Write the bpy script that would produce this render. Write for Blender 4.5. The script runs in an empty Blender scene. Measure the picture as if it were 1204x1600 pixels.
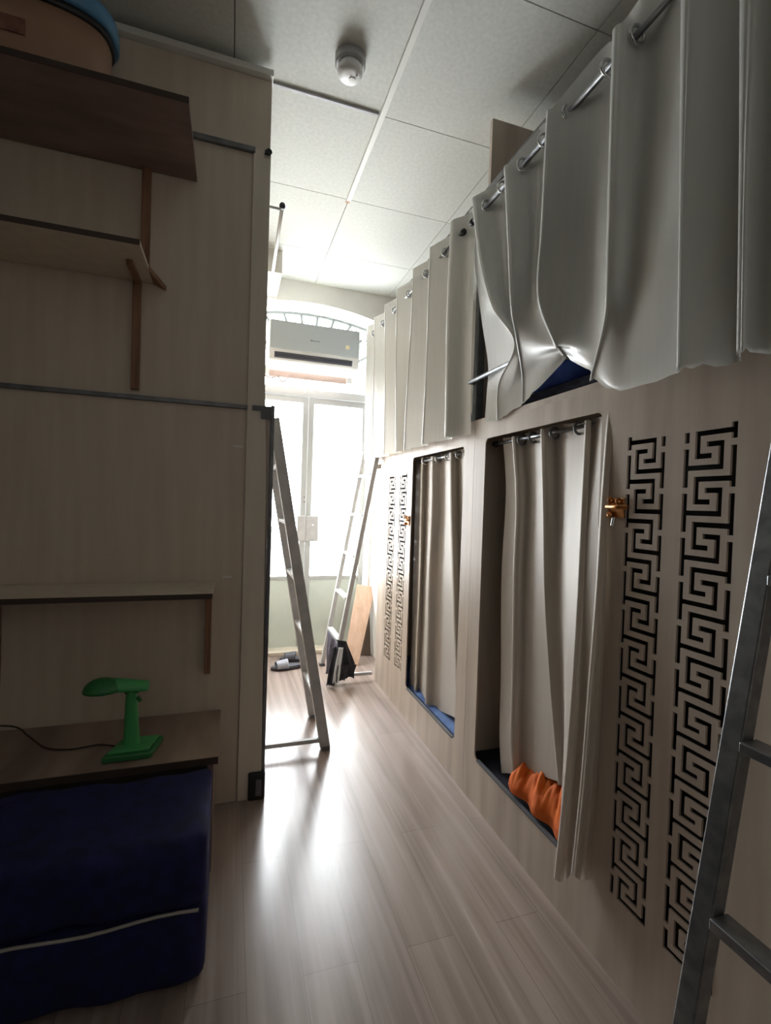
import bpy, bmesh, math, random
from mathutils import Vector, Matrix
random.seed(4)
S = bpy.context.scene
COL = S.collection
PI = math.pi

# ------------------------------------------------------------------ camera
CAM = Vector((0, 0, 1.25)); FPX = 744.0
_y, _p, _r = math.radians(18.07), math.radians(-1.03), math.radians(1.886)
_fw = Vector((math.sin(_y)*math.cos(_p), math.cos(_y)*math.cos(_p), math.sin(_p)))
_ri = Vector((math.cos(_y), -math.sin(_y), 0)); _up = _ri.cross(_fw)
R2 = math.cos(_r)*_ri + math.sin(_r)*_up
U2 = -math.sin(_r)*_ri + math.cos(_r)*_up
cd = bpy.data.cameras.new('camera'); cam = bpy.data.objects.new('camera', cd); COL.objects.link(cam)
cam.matrix_world = Matrix(((R2.x, U2.x, -_fw.x, CAM.x), (R2.y, U2.y, -_fw.y, CAM.y), (R2.z, U2.z, -_fw.z, CAM.z), (0, 0, 0, 1)))
cd.sensor_fit = 'VERTICAL'; cd.sensor_height = 24; cd.lens = 24*FPX/1600; cd.clip_start = .02
S.camera = cam

# ------------------------------------------------------------------ light
W = bpy.data.worlds.new('world'); S.world = W; W.use_nodes = True
wn = W.node_tree.nodes; bg = wn['Background']
bg.inputs[0].default_value = (.93, .97, 1, 1); bg.inputs[1].default_value = 13.0
pl = bpy.data.lights.new('door_portal', 'AREA'); pl.shape = 'RECTANGLE'; pl.size = 1.1; pl.size_y = 2.9
pl.cycles.is_portal = True
po = bpy.data.objects.new('door_portal', pl); COL.objects.link(po); po.location = (.6, 4.14, 1.45); po.rotation_euler = (-PI/2, 0, 0)
S.view_settings.view_transform = 'Standard'; S.view_settings.look = 'None'
S.view_settings.gamma = 1; S.view_settings.use_curve_mapping = False
S.view_settings.exposure = 0.92
# added unseen fill light behind the camera, lifts the dark left side
fl = bpy.data.lights.new('rear_fill_light', 'AREA'); fl.shape = 'RECTANGLE'; fl.size = 1.6; fl.size_y = 1.3; fl.energy = 1.5; fl.color = (1, .97, .93)
fo_ = bpy.data.objects.new('rear_fill_light', fl); COL.objects.link(fo_); fo_.location = (-.1, -1.55, 2.1); fo_.rotation_euler = (PI/2, 0, 0)
S.cycles.max_bounces = 14; S.cycles.diffuse_bounces = 8; S.cycles.glossy_bounces = 4
S.cycles.transmission_bounces = 6; S.cycles.transparent_max_bounces = 12

# ------------------------------------------------------------------ helpers
def ray(px, py):
    return R2*((px-602)/FPX) - U2*((py-800)/FPX) + _fw
def onx(px, py, x):
    d = ray(px, py); return CAM + d*(x/d.x)
def ony(px, py, y):
    d = ray(px, py); return CAM + d*(y/d.y)
def onz(px, py, z):
    d = ray(px, py); return CAM + d*((z-CAM.z)/d.z)
def srgb(r, g, b):
    f = lambda c: (c/255/12.92) if c/255 <= .04045 else ((c/255+.055)/1.055)**2.4
    return (f(r), f(g), f(b), 1)

def mat(name, col, rough=.5, metal=0, **k):
    m = bpy.data.materials.new(name); m.use_nodes = True
    b = m.node_tree.nodes['Principled BSDF']
    b.inputs['Base Color'].default_value = col; b.inputs['Roughness'].default_value = rough; b.inputs['Metallic'].default_value = metal
    for a, v in k.items(): b.inputs[a].default_value = v
    return m
def noisy(name, c1, c2, scale=(1, 1, 1), nscale=5, rough=.5, metal=0, bump=0, detail=6, lo=.35, hi=.65, rvar=0, **k):
    """two-tone procedural material: stretched noise in object space"""
    m = mat(name, c1, rough, metal, **k); t = m.node_tree; N = t.nodes; L = t.links; b = N['Principled BSDF']
    tc = N.new('ShaderNodeTexCoord'); mp = N.new('ShaderNodeMapping'); mp.inputs['Scale'].default_value = scale
    nz = N.new('ShaderNodeTexNoise'); nz.inputs['Scale'].default_value = nscale; nz.inputs['Detail'].default_value = detail
    cr = N.new('ShaderNodeValToRGB'); cr.color_ramp.elements[0].color = c1; cr.color_ramp.elements[1].color = c2
    cr.color_ramp.elements[0].position = lo; cr.color_ramp.elements[1].position = hi
    L.new(tc.outputs['Object'], mp.inputs[0]); L.new(mp.outputs[0], nz.inputs['Vector']); L.new(nz.outputs[0], cr.inputs[0]); L.new(cr.outputs[0], b.inputs['Base Color'])
    if bump:
        bp = N.new('ShaderNodeBump'); bp.inputs['Strength'].default_value = bump; bp.inputs['Distance'].default_value = .003
        L.new(nz.outputs[0], bp.inputs['Height']); L.new(bp.outputs[0], b.inputs['Normal'])
    if rvar:
        mr = N.new('ShaderNodeMapRange'); mr.inputs['To Min'].default_value = rough-rvar; mr.inputs['To Max'].default_value = rough+rvar
        L.new(nz.outputs[0], mr.inputs[0]); L.new(mr.outputs[0], b.inputs['Roughness'])
    return m

class MB:
    def __init__(s): s.bm = bmesh.new()
    def box(s, x0, x1, y0, y1, z0, z1):
        v = [s.bm.verts.new((x, y, z)) for x in (x0, x1) for y in (y0, y1) for z in (z0, z1)]
        for f in ((0, 1, 3, 2), (4, 6, 7, 5), (0, 4, 5, 1), (2, 3, 7, 6), (0, 2, 6, 4), (1, 5, 7, 3)): s.bm.faces.new([v[i] for i in f])
        return s
    def beam(s, a, b, w, h, up=(0, 0, 1)):
        """rectangular bar from a to b; w across, h along 'up'"""
        a = Vector(a); b = Vector(b); d = (b-a).normalized(); u = Vector(up); r = d.cross(u).normalized(); u = r.cross(d).normalized()
        q = [a+r*(i*w/2)+u*(j*h/2) for i, j in ((-1, -1), (1, -1), (1, 1), (-1, 1))]; q2 = [p+(b-a) for p in q]
        v = [s.bm.verts.new(p) for p in q+q2]
        for f in ((3, 2, 1, 0), (4, 5, 6, 7), (0, 1, 5, 4), (1, 2, 6, 5), (2, 3, 7, 6), (3, 0, 4, 7)): s.bm.faces.new([v[i] for i in f])
        return s
    def tube(s, pts, r, n=12, cap=True):
        pts = [Vector(p) for p in pts]; rings = []
        rr = r if isinstance(r, (list, tuple)) else [r]*len(pts)
        ref = None
        for i, p in enumerate(pts):
            d = (pts[min(i+1, len(pts)-1)]-pts[max(i-1, 0)]).normalized()
            if ref is None: ref = Vector((0, 0, 1)) if abs(d.z) < .9 else Vector((1, 0, 0))
            u = d.cross(ref).normalized(); w = u.cross(d).normalized(); ref = w
            rings.append([s.bm.verts.new(p+(u*math.cos(2*PI*k/n)+w*math.sin(2*PI*k/n))*rr[i]) for k in range(n)])
        for a, b in zip(rings, rings[1:]):
            for k in range(n): s.bm.faces.new((a[k], a[(k+1) % n], b[(k+1) % n], b[k]))
        if cap: s.bm.faces.new(rings[0][::-1]); s.bm.faces.new(rings[-1])
        return s
    def lathe(s, prof, c=(0, 0, 0), n=40, axis='z', sx=1, sy=1):
        c = Vector(c); rings = []
        for r, z in prof:
            rg = []
            for k in range(n):
                a = 2*PI*k/n; p = Vector((r*sx*math.cos(a), r*sy*math.sin(a), z))
                if axis == 'x': p = Vector((p.z, p.x, p.y))
                if axis == 'y': p = Vector((p.x, p.z, p.y))
                rg.append(s.bm.verts.new(c+p))
            rings.append(rg)
        for a, b in zip(rings, rings[1:]):
            for k in range(n): s.bm.faces.new((a[k], a[(k+1) % n], b[(k+1) % n], b[k]))
        s.bm.faces.new(rings[0][::-1]); s.bm.faces.new(rings[-1])
        return s
    def torus(s, c, R, r, axis='y', n=24, m=8):
        c = Vector(c); g = []
        for i in range(n):
            a = 2*PI*i/n; row = []
            for j in range(m):
                b = 2*PI*j/m; q = (R+r*math.cos(b)); p = (q*math.cos(a), q*math.sin(a), r*math.sin(b))
                p = {'z': p, 'y': (p[0], p[2], p[1]), 'x': (p[2], p[0], p[1])}[axis]
                row.append(s.bm.verts.new(c+Vector(p)))
            g.append(row)
        for i in range(n):
            for j in range(m): s.bm.faces.new((g[i][j], g[(i+1) % n][j], g[(i+1) % n][(j+1) % m], g[i][(j+1) % m]))
        return s
    def poly(s, pts, ext):
        """closed polygon extruded by vector ext"""
        e = Vector(ext); a = [s.bm.verts.new(Vector(p)) for p in pts]; b = [s.bm.verts.new(Vector(p)+e) for p in pts]; n = len(a)
        s.bm.faces.new(a[::-1]); s.bm.faces.new(b)
        for i in range(n): s.bm.faces.new((a[i], a[(i+1) % n], b[(i+1) % n], b[i]))
        return s
    def grid(s, P):
        g = [[s.bm.verts.new(p) for p in row] for row in P]
        for i in range(len(g)-1):
            for j in range(len(g[0])-1): s.bm.faces.new((g[i][j], g[i][j+1], g[i+1][j+1], g[i+1][j]))
        return s
    def build(s, name, material, parent=None, smooth=False, bevel=0, thick=0, sub=0, weld=False):
        if weld: bmesh.ops.remove_doubles(s.bm, verts=s.bm.verts, dist=1e-5)
        bmesh.ops.recalc_face_normals(s.bm, faces=s.bm.faces)
        me = bpy.data.meshes.new(name); s.bm.to_mesh(me); s.bm.free()
        vs = [v.co for v in me.vertices]
        mn = Vector([min(v[i] for v in vs) for i in range(3)]); mx = Vector([max(v[i] for v in vs) for i in range(3)])
        o0 = Vector(((mn.x+mx.x)/2, (mn.y+mx.y)/2, mn.z)); me.transform(Matrix.Translation(-o0))
        o = bpy.data.objects.new(name, me); COL.objects.link(o); me.materials.append(material)
        if parent is not None:
            o.parent = parent; w = Vector((0, 0, 0)); q = parent
            while q is not None: w += q.location; q = q.parent
            o.location = o0-w
        else: o.location = o0
        if smooth:
            for p in me.polygons: p.use_smooth = True
        if sub: q = o.modifiers.new('sub', 'SUBSURF'); q.levels = q.render_levels = sub
        if thick: q = o.modifiers.new('thick', 'SOLIDIFY'); q.thickness = thick; q.offset = 0
        if bevel: q = o.modifiers.new('bev', 'BEVEL'); q.width = bevel; q.segments = 2; q.limit_method = 'ANGLE'
        return o

def tag(o, label, cat=None, group=None, kind=None):
    o['label'] = label
    if cat: o['category'] = cat
    if group: o['group'] = group
    if kind: o['kind'] = kind
    return o
def thing(name, label, cat, loc, group=None):
    o = bpy.data.objects.new(name, None); COL.objects.link(o); o.location = loc; o.empty_display_size = .05
    return tag(o, label, cat, group)
def struct(mb, name, m, **k):
    o = mb.build(name, m, **k); o['kind'] = 'structure'; return o
def catmull(P, n):
    out = []; m = len(P)
    for i in range(m-1):
        p0, p1, p2, p3 = P[max(i-1, 0)], P[i], P[i+1], P[min(i+2, m-1)]
        for k in range(n):
            t = k/n; out.append(.5*((2*p1)+(p2-p0)*t+(2*p0-5*p1+4*p2-p3)*t*t+(3*p1-p0-3*p2+p3)*t*t*t))
    out.append(P[-1]); return out

# ------------------------------------------------------------------ materials
M = {}
M['ply'] = noisy('oak_laminate', srgb(206, 193, 178), srgb(182, 167, 152), (2.5, 2.5, .25), 5, .42, bump=.03)
M['cream'] = noisy('cream_laminate', srgb(208, 196, 180), srgb(200, 187, 170), (5, 5, .4), 5, .5)
M['creamstrip'] = noisy('cream_strip', srgb(220, 211, 196), srgb(212, 203, 187), (5, 5, .4), 5, .45)
M['brownwood'] = noisy('raw_brown_wood', srgb(150, 112, 84), srgb(118, 84, 62), (8, 8, .6), 8, .6)
M['shelfwood'] = noisy('shelf_laminate', srgb(142, 118, 110), srgb(116, 95, 88), (.8, 3, 3), 4, .5)
M['platwood'] = noisy('platform_laminate', srgb(168, 150, 134), srgb(128, 108, 98), (1.6, .4, 1), 4, .5)
M['edge'] = mat('dark_edge', srgb(66, 54, 46), .6)
M['wall'] = noisy('white_plaster', srgb(226, 224, 218), srgb(216, 214, 208), nscale=3, rough=.8)
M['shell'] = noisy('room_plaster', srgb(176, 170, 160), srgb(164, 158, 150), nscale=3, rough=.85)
M['ceil'] = noisy('ceiling_tile', srgb(214, 216, 210), srgb(204, 206, 200), nscale=60, rough=.75, bump=.12)
M['gap'] = mat('ceiling_gap', srgb(110, 110, 108), .8)
M['trunk'] = mat('white_pvc', srgb(222, 222, 216), .45)
M['steel'] = noisy('galvanised_steel', srgb(158, 161, 163), srgb(128, 131, 134), nscale=30, rough=.38, metal=.85, rvar=.06)
M['dsteel'] = noisy('dark_steel', srgb(126, 128, 130), srgb(104, 106, 108), nscale=25, rough=.45, metal=.5)
M['gpaint'] = noisy('grey_paint', srgb(182, 182, 182), srgb(168, 168, 169), nscale=20, rough=.45)
M['fan'] = mat('grey_window_iron', srgb(112, 118, 116), .5)
M['chrome'] = mat('chrome', srgb(205, 205, 205), .22, 1)
M['black'] = mat('black_plastic', srgb(26, 26, 28), .45)
M['grayp'] = mat('grey_plastic', srgb(96, 97, 102), .5)
M['hole'] = mat('pod_interior', srgb(74, 66, 58), .85)
M['doorgreen'] = noisy('pale_green_paint', srgb(204, 214, 206), srgb(196, 207, 199), nscale=4, rough=.55)
M['doorwhite'] = mat('white_paint', srgb(168, 171, 170), .5)
M['ac'] = mat('ac_grey_panel', srgb(186, 193, 196), .35)
M['acw'] = mat('ac_white', srgb(232, 232, 230), .35)
M['vent'] = mat('vent_dark', srgb(70, 70, 84), .5)
M['acboard'] = mat('pale_pink_board', srgb(186, 164, 154), .6)
M['sticker'] = mat('cream_sticker', srgb(240, 226, 190), .6)
M['green'] = mat('green_plastic', srgb(74, 168, 96), .4)
M['dgreen'] = mat('green_plastic_dark', srgb(46, 120, 66), .45)
M['white'] = mat('white_diffuser', srgb(225, 225, 222), .4)
M['brass'] = noisy('brass', srgb(206, 150, 92), srgb(160, 100, 58), nscale=60, rough=.3, metal=.9)
M['navy'] = noisy('navy_fabric', srgb(20, 26, 84), srgb(14, 18, 62), (1, 1, 1), 26, .85, bump=.2)
M['blue'] = noisy('blue_fabric', srgb(48, 86, 176), srgb(34, 62, 140), (1, 1, 1), 14, .8, bump=.3)
M['bedblue'] = noisy('washed_blue_fabric', srgb(92, 124, 176), srgb(58, 86, 140), nscale=9, rough=.8, bump=.3)
M['darknavy'] = noisy('dark_navy_fabric', srgb(26, 28, 48), srgb(20, 21, 38), nscale=20, rough=.85, bump=.2)
M['lblue'] = noisy('pale_blue_fabric', srgb(150, 170, 216), srgb(128, 150, 200), nscale=14, rough=.8)
M['charcoal'] = noisy('dark_blanket', srgb(58, 62, 84), srgb(36, 38, 56), (1, 6, 9), 5, .85, bump=.3)
M['zip'] = mat('zip_grey', srgb(170, 166, 160), .5)
M['orange'] = noisy('orange_cloth', srgb(240, 122, 36), srgb(216, 98, 26), nscale=9, rough=.75, bump=.3)
M['blackcloth'] = noisy('black_cloth', srgb(26, 26, 32), srgb(40, 40, 48), nscale=18, rough=.85, bump=.3)
M['greycloth'] = noisy('grey_cloth', srgb(104, 102, 116), srgb(80, 79, 92), nscale=18, rough=.85, bump=.3)
M['whitestripe'] = mat('white_stripe', srgb(196, 200, 202), .7)
M['soledark'] = mat('dark_sole', srgb(58, 54, 58), .6)
M['strap'] = mat('grey_strap', srgb(150, 152, 160), .6)
M['strapd'] = mat('dark_strap', srgb(66, 66, 74), .6)
M['peachboard'] = noisy('peach_board', srgb(206, 176, 154), srgb(192, 160, 136), (6, 6, .5), 5, .5)
M['dbrown'] = noisy('dark_shade_panel', srgb(92, 78, 66), srgb(74, 62, 52), (6, 6, .5), 5, .6)
M['bucket'] = noisy('tan_plastic', srgb(176, 142, 116), srgb(160, 126, 102), nscale=4, rough=.45)
M['print'] = noisy('faded_red_print', srgb(112, 66, 58), srgb(150, 110, 92), nscale=22, rough=.5)
M['blid'] = mat('blue_lid', srgb(96, 150, 190), .35)
M['rail'] = mat('outside_rail', srgb(150, 150, 150), .5)
M['outside'] = noisy('balcony_concrete', srgb(225, 225, 222), srgb(205, 205, 202), nscale=4, rough=.8)
M['cable'] = mat('dark_cable', srgb(48, 34, 32), .5)

# floor: planks running along the corridor with streaky grain
def floor_mat():
    m = mat('laminate_floor', srgb(170, 156, 148), .3, **{'Specular IOR Level': .7}); t = m.node_tree; N = t.nodes; L = t.links; b = N['Principled BSDF']
    tc = N.new('ShaderNodeTexCoord'); mp = N.new('ShaderNodeMapping'); mp.inputs['Rotation'].default_value = (0, 0, PI/2)
    br = N.new('ShaderNodeTexBrick'); br.inputs['Scale'].default_value = 1; br.inputs['Brick Width'].default_value = 1.2; br.inputs['Row Height'].default_value = .145
    br.inputs['Mortar Size'].default_value = .0007; br.inputs['Color1'].default_value = srgb(168, 152, 142); br.inputs['Color2'].default_value = srgb(156, 140, 131)
    br.inputs['Mortar'].default_value = srgb(120, 106, 98); br.offset = .37
    m2 = N.new('ShaderNodeMapping'); m2.inputs['Scale'].default_value = (24, .9, 1); nz = N.new('ShaderNodeTexNoise'); nz.inputs['Scale'].default_value = 1; nz.inputs['Detail'].default_value = 8; nz.inputs['Distortion'].default_value = .6
    cr = N.new('ShaderNodeValToRGB'); cr.color_ramp.elements[0].position = .3; cr.color_ramp.elements[1].position = .7
    cr.color_ramp.elements[0].color = (.55, .52, .50, 1); cr.color_ramp.elements[1].color = (1.12, 1.12, 1.12, 1)
    mx = N.new('ShaderNodeMix'); mx.data_type = 'RGBA'; mx.blend_type = 'MULTIPLY'; mx.inputs[0].default_value = .8
    L.new(tc.outputs['Object'], mp.inputs[0]); L.new(mp.outputs[0], br.inputs['Vector']); L.new(tc.outputs['Object'], m2.inputs[0]); L.new(m2.outputs[0], nz.inputs['Vector'])
    L.new(nz.outputs[0], cr.inputs[0]); L.new(br.outputs[0], mx.inputs[6]); L.new(cr.outputs[0], mx.inputs[7]); L.new(mx.outputs[2], b.inputs['Base Color'])
    mr = N.new('ShaderNodeMapRange'); mr.inputs['To Min'].default_value = .2; mr.inputs['To Max'].default_value = .3; L.new(nz.outputs[0], mr.inputs[0]); L.new(mr.outputs[0], b.inputs['Roughness'])
    return m
M['floor'] = floor_mat()

# satin curtain: diffuse front, some light comes through
def curtain_mat(name, c1, trans, rough=.3):
    m = noisy(name, c1, tuple(v*.93 for v in c1[:3])+(1,), (1, 14, 1), 3, rough, .08, bump=.02, **{'Sheen Weight': .25, 'Specular IOR Level': .9})
    t = m.node_tree; N = t.nodes; L = t.links; b = N['Principled BSDF']; out = N['Material Output']
    tr = N.new('ShaderNodeBsdfTranslucent'); tr.inputs[0].default_value = c1; mx = N.new('ShaderNodeMixShader'); mx.inputs[0].default_value = trans
    L.new(b.outputs[0], mx.inputs[1]); L.new(tr.outputs[0], mx.inputs[2]); L.new(mx.outputs[0], out.inputs[0])
    return m
M['satin'] = curtain_mat('satin_grey_curtain', srgb(218, 219, 214), .3)
M['drape'] = curtain_mat('taupe_curtain', srgb(216, 207, 195), .28, .46)

def glass_mat():
    m = bpy.data.materials.new('pane_glass'); m.use_nodes = True; N = m.node_tree.nodes; L = m.node_tree.links; N.clear()
    o = N.new('ShaderNodeOutputMaterial'); t = N.new('ShaderNodeBsdfTransparent'); g = N.new('ShaderNodeBsdfGlossy'); g.inputs['Roughness'].default_value = .03
    x = N.new('ShaderNodeMixShader'); x.inputs[0].default_value = .06
    L.new(t.outputs[0], x.inputs[1]); L.new(g.outputs[0], x.inputs[2]); L.new(x.outputs[0], o.inputs[0]); return m
M['glass'] = glass_mat()

# ------------------------------------------------------------------ room shell
CZ = 3.0; EY = 3.87
YB = -1.6; XL = -1.7; XR = 3.0
struct(MB().box(XL, XR, YB, 4.05, -.1, 0), 'floor', M['floor'])
# ceiling: lay-in tiles with open joints
c = MB(); c.box(XL, XR, YB, 4.05, CZ+.006, CZ+.12)
jy = [YB, -1.03, -.39, .25, .87, 1.46, 2.1, 2.735, 3.37, 4.05]
jx = [XL, -.66, -.03, .605, 1.23, 1.86, 2.49, XR]
ceil = struct(c, 'ceiling', M['gap'])
tl = MB()
for a, b in zip(jy, jy[1:]):
    for d, e in zip(jx, jx[1:]): tl.box(d+.0022, e-.0022, a+.0022, b-.0022, CZ, CZ+.01)
tiles = tl.build('ceiling_panels', M['ceil'], ceil)
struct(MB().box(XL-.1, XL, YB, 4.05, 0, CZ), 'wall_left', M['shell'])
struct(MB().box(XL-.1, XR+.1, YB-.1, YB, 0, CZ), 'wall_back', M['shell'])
struct(MB().box(XR, XR+.1, YB, 4.05, 0, CZ), 'wall_right', M['wall'])
# end wall with arched opening
X0, X1, ZS, ZA = .10, 1.12, 2.775, 2.842
def arch_z(x, dz=0):
    u = (x-.6)/.52; return ZA+dz-(ZA-ZS)*u*u
e = MB(); pts = [(X0+(X1-X0)*i/24) for i in range(25)]
prof = [(XL, 0), (XL, CZ), (XR, CZ), (XR, 0), (X1, 0)] + [(x, arch_z(x)) for x in pts[::-1]] + [(X0, 0)]
e.poly([(x, EY, z) for x, z in prof], (0, .22, 0))
struct(e, 'wall_end', M['wall'])
struct(MB().box(X0, X1, EY-.01, EY+.2, 0, .028), 'trim_1', M['creamstrip'], bevel=.004)      # threshold
# short right-hand return beside the door
struct(MB().box(1.14, 1.2, 3.19, EY, 0, 1.53), 'wall_return', M['wall'])

# ------------------------------------------------------------------ double door, fan light
DY = 3.985
def leaf(n, x0, x1):
    d = MB(); s = .045
    d.box(x0, x0+s, DY, DY+.04, .03, 2.11).box(x1-s, x1, DY, DY+.04, .03, 2.11).box(x0+s, x1-s, DY, DY+.04, 2.06, 2.11).box(x0+s, x1-s, DY, DY+.04, .59, .62)
    o = struct(d, n, M['doorwhite'], bevel=.002)
    MB().box(x0+s, x1-s, DY+.008, DY+.03, .03, .59).build('door_panel', M['doorgreen'], o)
    MB().box(x0+s, x1-s, DY+.018, DY+.022, .62, 2.06).build('glass_pane', M['glass'], o)
    return o
dl = leaf('door_1', X0+.01, .598); dr = leaf('door_2', .602, X1-.01)
MB().box(.528, .598, DY-.03, DY, .915, 1.125).build('lock_box', M['gpaint'], dl, bevel=.004)
lb = MB().box(.602, .705, DY-.03, DY, .915, 1.125).build('lock_box', M['gpaint'], dr, bevel=.004)
MB().lathe([(.0, 0), (.008, 0), (.008, .012), (.0, .013)], (.655, DY-.043, 1.05), 12, 'y').build('lock_knob', M['chrome'], lb, smooth=True)
for z in (1.28, 1.24, .62, .57):
    MB().lathe([(.0, -.004), (.006, -.004), (.006, .004), (.0, .004)], (.585, DY-.004, z), 10, 'y').build('bolt_head', M['grayp'], dl)
tr = MB().box(X0, X1, DY-.01, DY+.07, 2.115, 2.178)
tr = struct(tr, 'trim_2', M['doorwhite'], bevel=.003)
MB().lathe([(.0, 0), (.01, 0), (.006, .012), (.0, .014)], (.56, DY-.024, 2.15), 12, 'y').build('screw_cap', M['acw'], tr)
# fan light window above transom
fw = MB()
xs = [X0+.012+(X1-X0-.024)*i/30 for i in range(31)]
fw.tube([(x, DY+.02, arch_z(x, -.048)) for x in xs], .015, 8)
fo = struct(fw, 'window_1', M['fan'])
bars = MB()
for i in range(9):
    a = math.radians(34+12.75*i); cx, cz = .6, 2.18
    ex = cx+.9*math.cos(a); ez = cz+.9*math.sin(a)
    t = 0
    for k in range(200):
        x = cx+math.cos(a)*k*.005; z = cz+math.sin(a)*k*.005
        if x < X0+.01 or x > X1-.01 or z > arch_z(x, -.048): break
        ex, ez = x, z
    bars.tube([(cx+.3*math.cos(a), DY+.02, cz+.3*math.sin(a)), (ex, DY+.02, ez)], .012, 8)
bars.build('fan_bars', M['fan'], fo)
gp = MB(); gx = [X0+(X1-X0)*i/20 for i in range(21)]
gp.poly([(X0, DY+.03, 2.18)]+[(x, DY+.03, arch_z(x)) for x in gx]+[(X1, DY+.03, 2.18)], (0, .004, 0)); gp.build('glass_pane', M['glass'], fo)
# balcony beyond: slab and railing
struct(MB().box(-1.2, 2.4, 4.1, 5.3, -.12, -.02), 'trim_3', M['outside'])
rl = thing('balcony_railing', 'grey metal balcony railing of upright bars outside the glass doors', 'railing', (.6, 5.1, -.02))
MB().beam((-1.1, 5.1, .95), (2.3, 5.1, .95), .05, .035).build('top_rail', M['rail'], rl)
MB().beam((-1.1, 5.1, .06), (2.3, 5.1, .06), .03, .02).build('bottom_rail', M['rail'], rl)
for i in range(30): MB().box(-1.1+i*.117-.007, -1.1+i*.117+.007, 5.093, 5.107, -.02, .94).build('baluster', M['rail'], rl)

# ------------------------------------------------------------------ capsule bunk bank on the right
FX = 1.0; FT = .006
def masked_panel(ylines, zlines, hole):
    """plywood front at x=FX..FX+FT with rectangular cut-outs"""
    mb = MB(); ny, nz = len(ylines)-1, len(zlines)-1
    sol = [[not hole((ylines[i]+ylines[i+1])/2, (zlines[j]+zlines[j+1])/2) for j in range(nz)] for i in range(ny)]
    V = {}
    def v(i, j, s):
        if (i, j, s) not in V: V[(i, j, s)] = mb.bm.verts.new((FX+FT*s, ylines[i], zlines[j]))
        return V[(i, j, s)]
    for i in range(ny):
        for j in range(nz):
            if not sol[i][j]: continue
            mb.bm.faces.new((v(i, j, 0), v(i, j+1, 0), v(i+1, j+1, 0), v(i+1, j, 0)))
            mb.bm.faces.new((v(i, j, 1), v(i+1, j, 1), v(i+1, j+1, 1), v(i, j+1, 1)))
            for di, dj, a, b in ((-1, 0, (i, j), (i, j+1)), (1, 0, (i+1, j), (i+1, j+1)), (0, -1, (i, j), (i+1, j)), (0, 1, (i, j+1), (i+1, j+1))):
                I, J = i+di, j+dj
                if 0 <= I < ny and 0 <= J < nz and sol[I][J]: continue
                mb.bm.faces.new((v(*a, 0), v(*b, 0), v(*b, 1), v(*a, 1)))
    return mb
def key_rects(y_left, y_right, ztop, zbot, mirror):
    """Greek key cut-outs; columns run from y_left (far, col 0) to y_right (near, col 4)"""
    n = 12; pz = (ztop-zbot)/(4*n-.4); hw = .23
    py = (y_left-y_right)/(4+2*hw)
    out = []
    def R(c0, c1, r0, r1):
        if mirror: c0, c1 = 4-c1, 4-c0
        ya = y_left-hw*py-(c1+hw)*py; yb = y_left-hw*py-(c0-hw)*py
        za = max(zbot, ztop-hw*pz-(r1+hw)*pz); zb = min(ztop+.4*pz, ztop-hw*pz-(r0-hw)*pz)
        if zb > za: out.append((ya, yb, za, zb))
    for k in range(n):
        r = 4*k
        R(1, 4, r, r); R(1, 1, r, r+2); R(1, 2, r+2, r+2)
        R(2, 3, r+1, r+1); R(3, 3, r+1, r+3); R(0, 3, r+3, r+3)
        R(0, 0, r+1.5, r+4.5) if k < n-1 else R(0, 0, r+1.5, r+3)
        R(4, 4, r+1.5, r+4.5) if k < n-1 else R(4, 4, r+1.5, r+3)
    R(0, 0, 0, .5); R(4, 4, -.4, .5)
    return out
def pod_front(y0, y1, z0, z1, openings, keys):
    rects = [(a, b, c, d) for a, b, c, d in openings]
    for kk in keys: rects += key_rects(*kk)
    ys = sorted(set([round(v, 5) for v in [y0, y1]+[q for r in rects for q in r[:2]]]))
    zs = sorted(set([round(v, 5) for v in [z0, z1]+[q for r in rects for q in r[2:]]]))
    def hole(y, z): return any(a < y < b and c < z < d for a, b, c, d in rects)
    return masked_panel(ys, zs, hole)
def pod(label, y0, y1, op, keys, latch, div):
    t = thing('sleeping_pod', label, 'bunk pod', (FX, (y0+y1)/2, 0), 'plywood sleeping pods along the right side')
    pod_front(y0, y1, 0, 1.6, [op], keys).build('front_panel', M['ply'], t)
    a, b, c, d = op
    # rounded inner corners + thin metal lip of the opening
    r = .022
    for (cy, cz, sy, sz) in ((a, c, 1, 1), (b, c, -1, 1), (a, d, 1, -1), (b, d, -1, -1)):
        arc = [(cy+sy*(r-r*math.cos(q)), cz+sz*(r-r*math.sin(q))) for q in [PI/2*i/6 for i in range(7)]]
        MB().poly([(FX+.0004, cy, cz)]+[(FX+.0004, p, q) for p, q in arc], (FT-.0008, 0, 0)).build('corner_infill', M['ply'], t)
    MB().box(FX-.003, FX+.012, a+r, b-r, c-.004, c+.003).build('sill_strip', M['grayp'], t)
    MB().box(FX+FT, XR-.4, y0+.004, y1-.004, .13, .165).build('bed_base', M['hole'], t)
    MB().box(FX+FT, XR-.4, y0+.004, y1-.004, 1.565, 1.6).build('pod_ceiling', M['cream'], t)
    MB().box(XR-.42, XR-.4, y0+.004, y1-.004, .165, 1.565).build('back_panel', M['cream'], t)
    MB().box(FX+FT, XR-.42, y1-.022, y1-.002, .165, 1.565).build('divider_panel', M['cream'], t)
    if latch: make_latch(t, *latch)
    # added black sheet stands in for the pod's shade seen through the fretwork
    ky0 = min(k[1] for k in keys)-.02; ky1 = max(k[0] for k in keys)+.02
    MB().box(FX+FT+.02, FX+FT+.026, ky0, ky1, .17, 1.5).build('fret_shade_sheet', M['black'], t)
    return t
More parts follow.
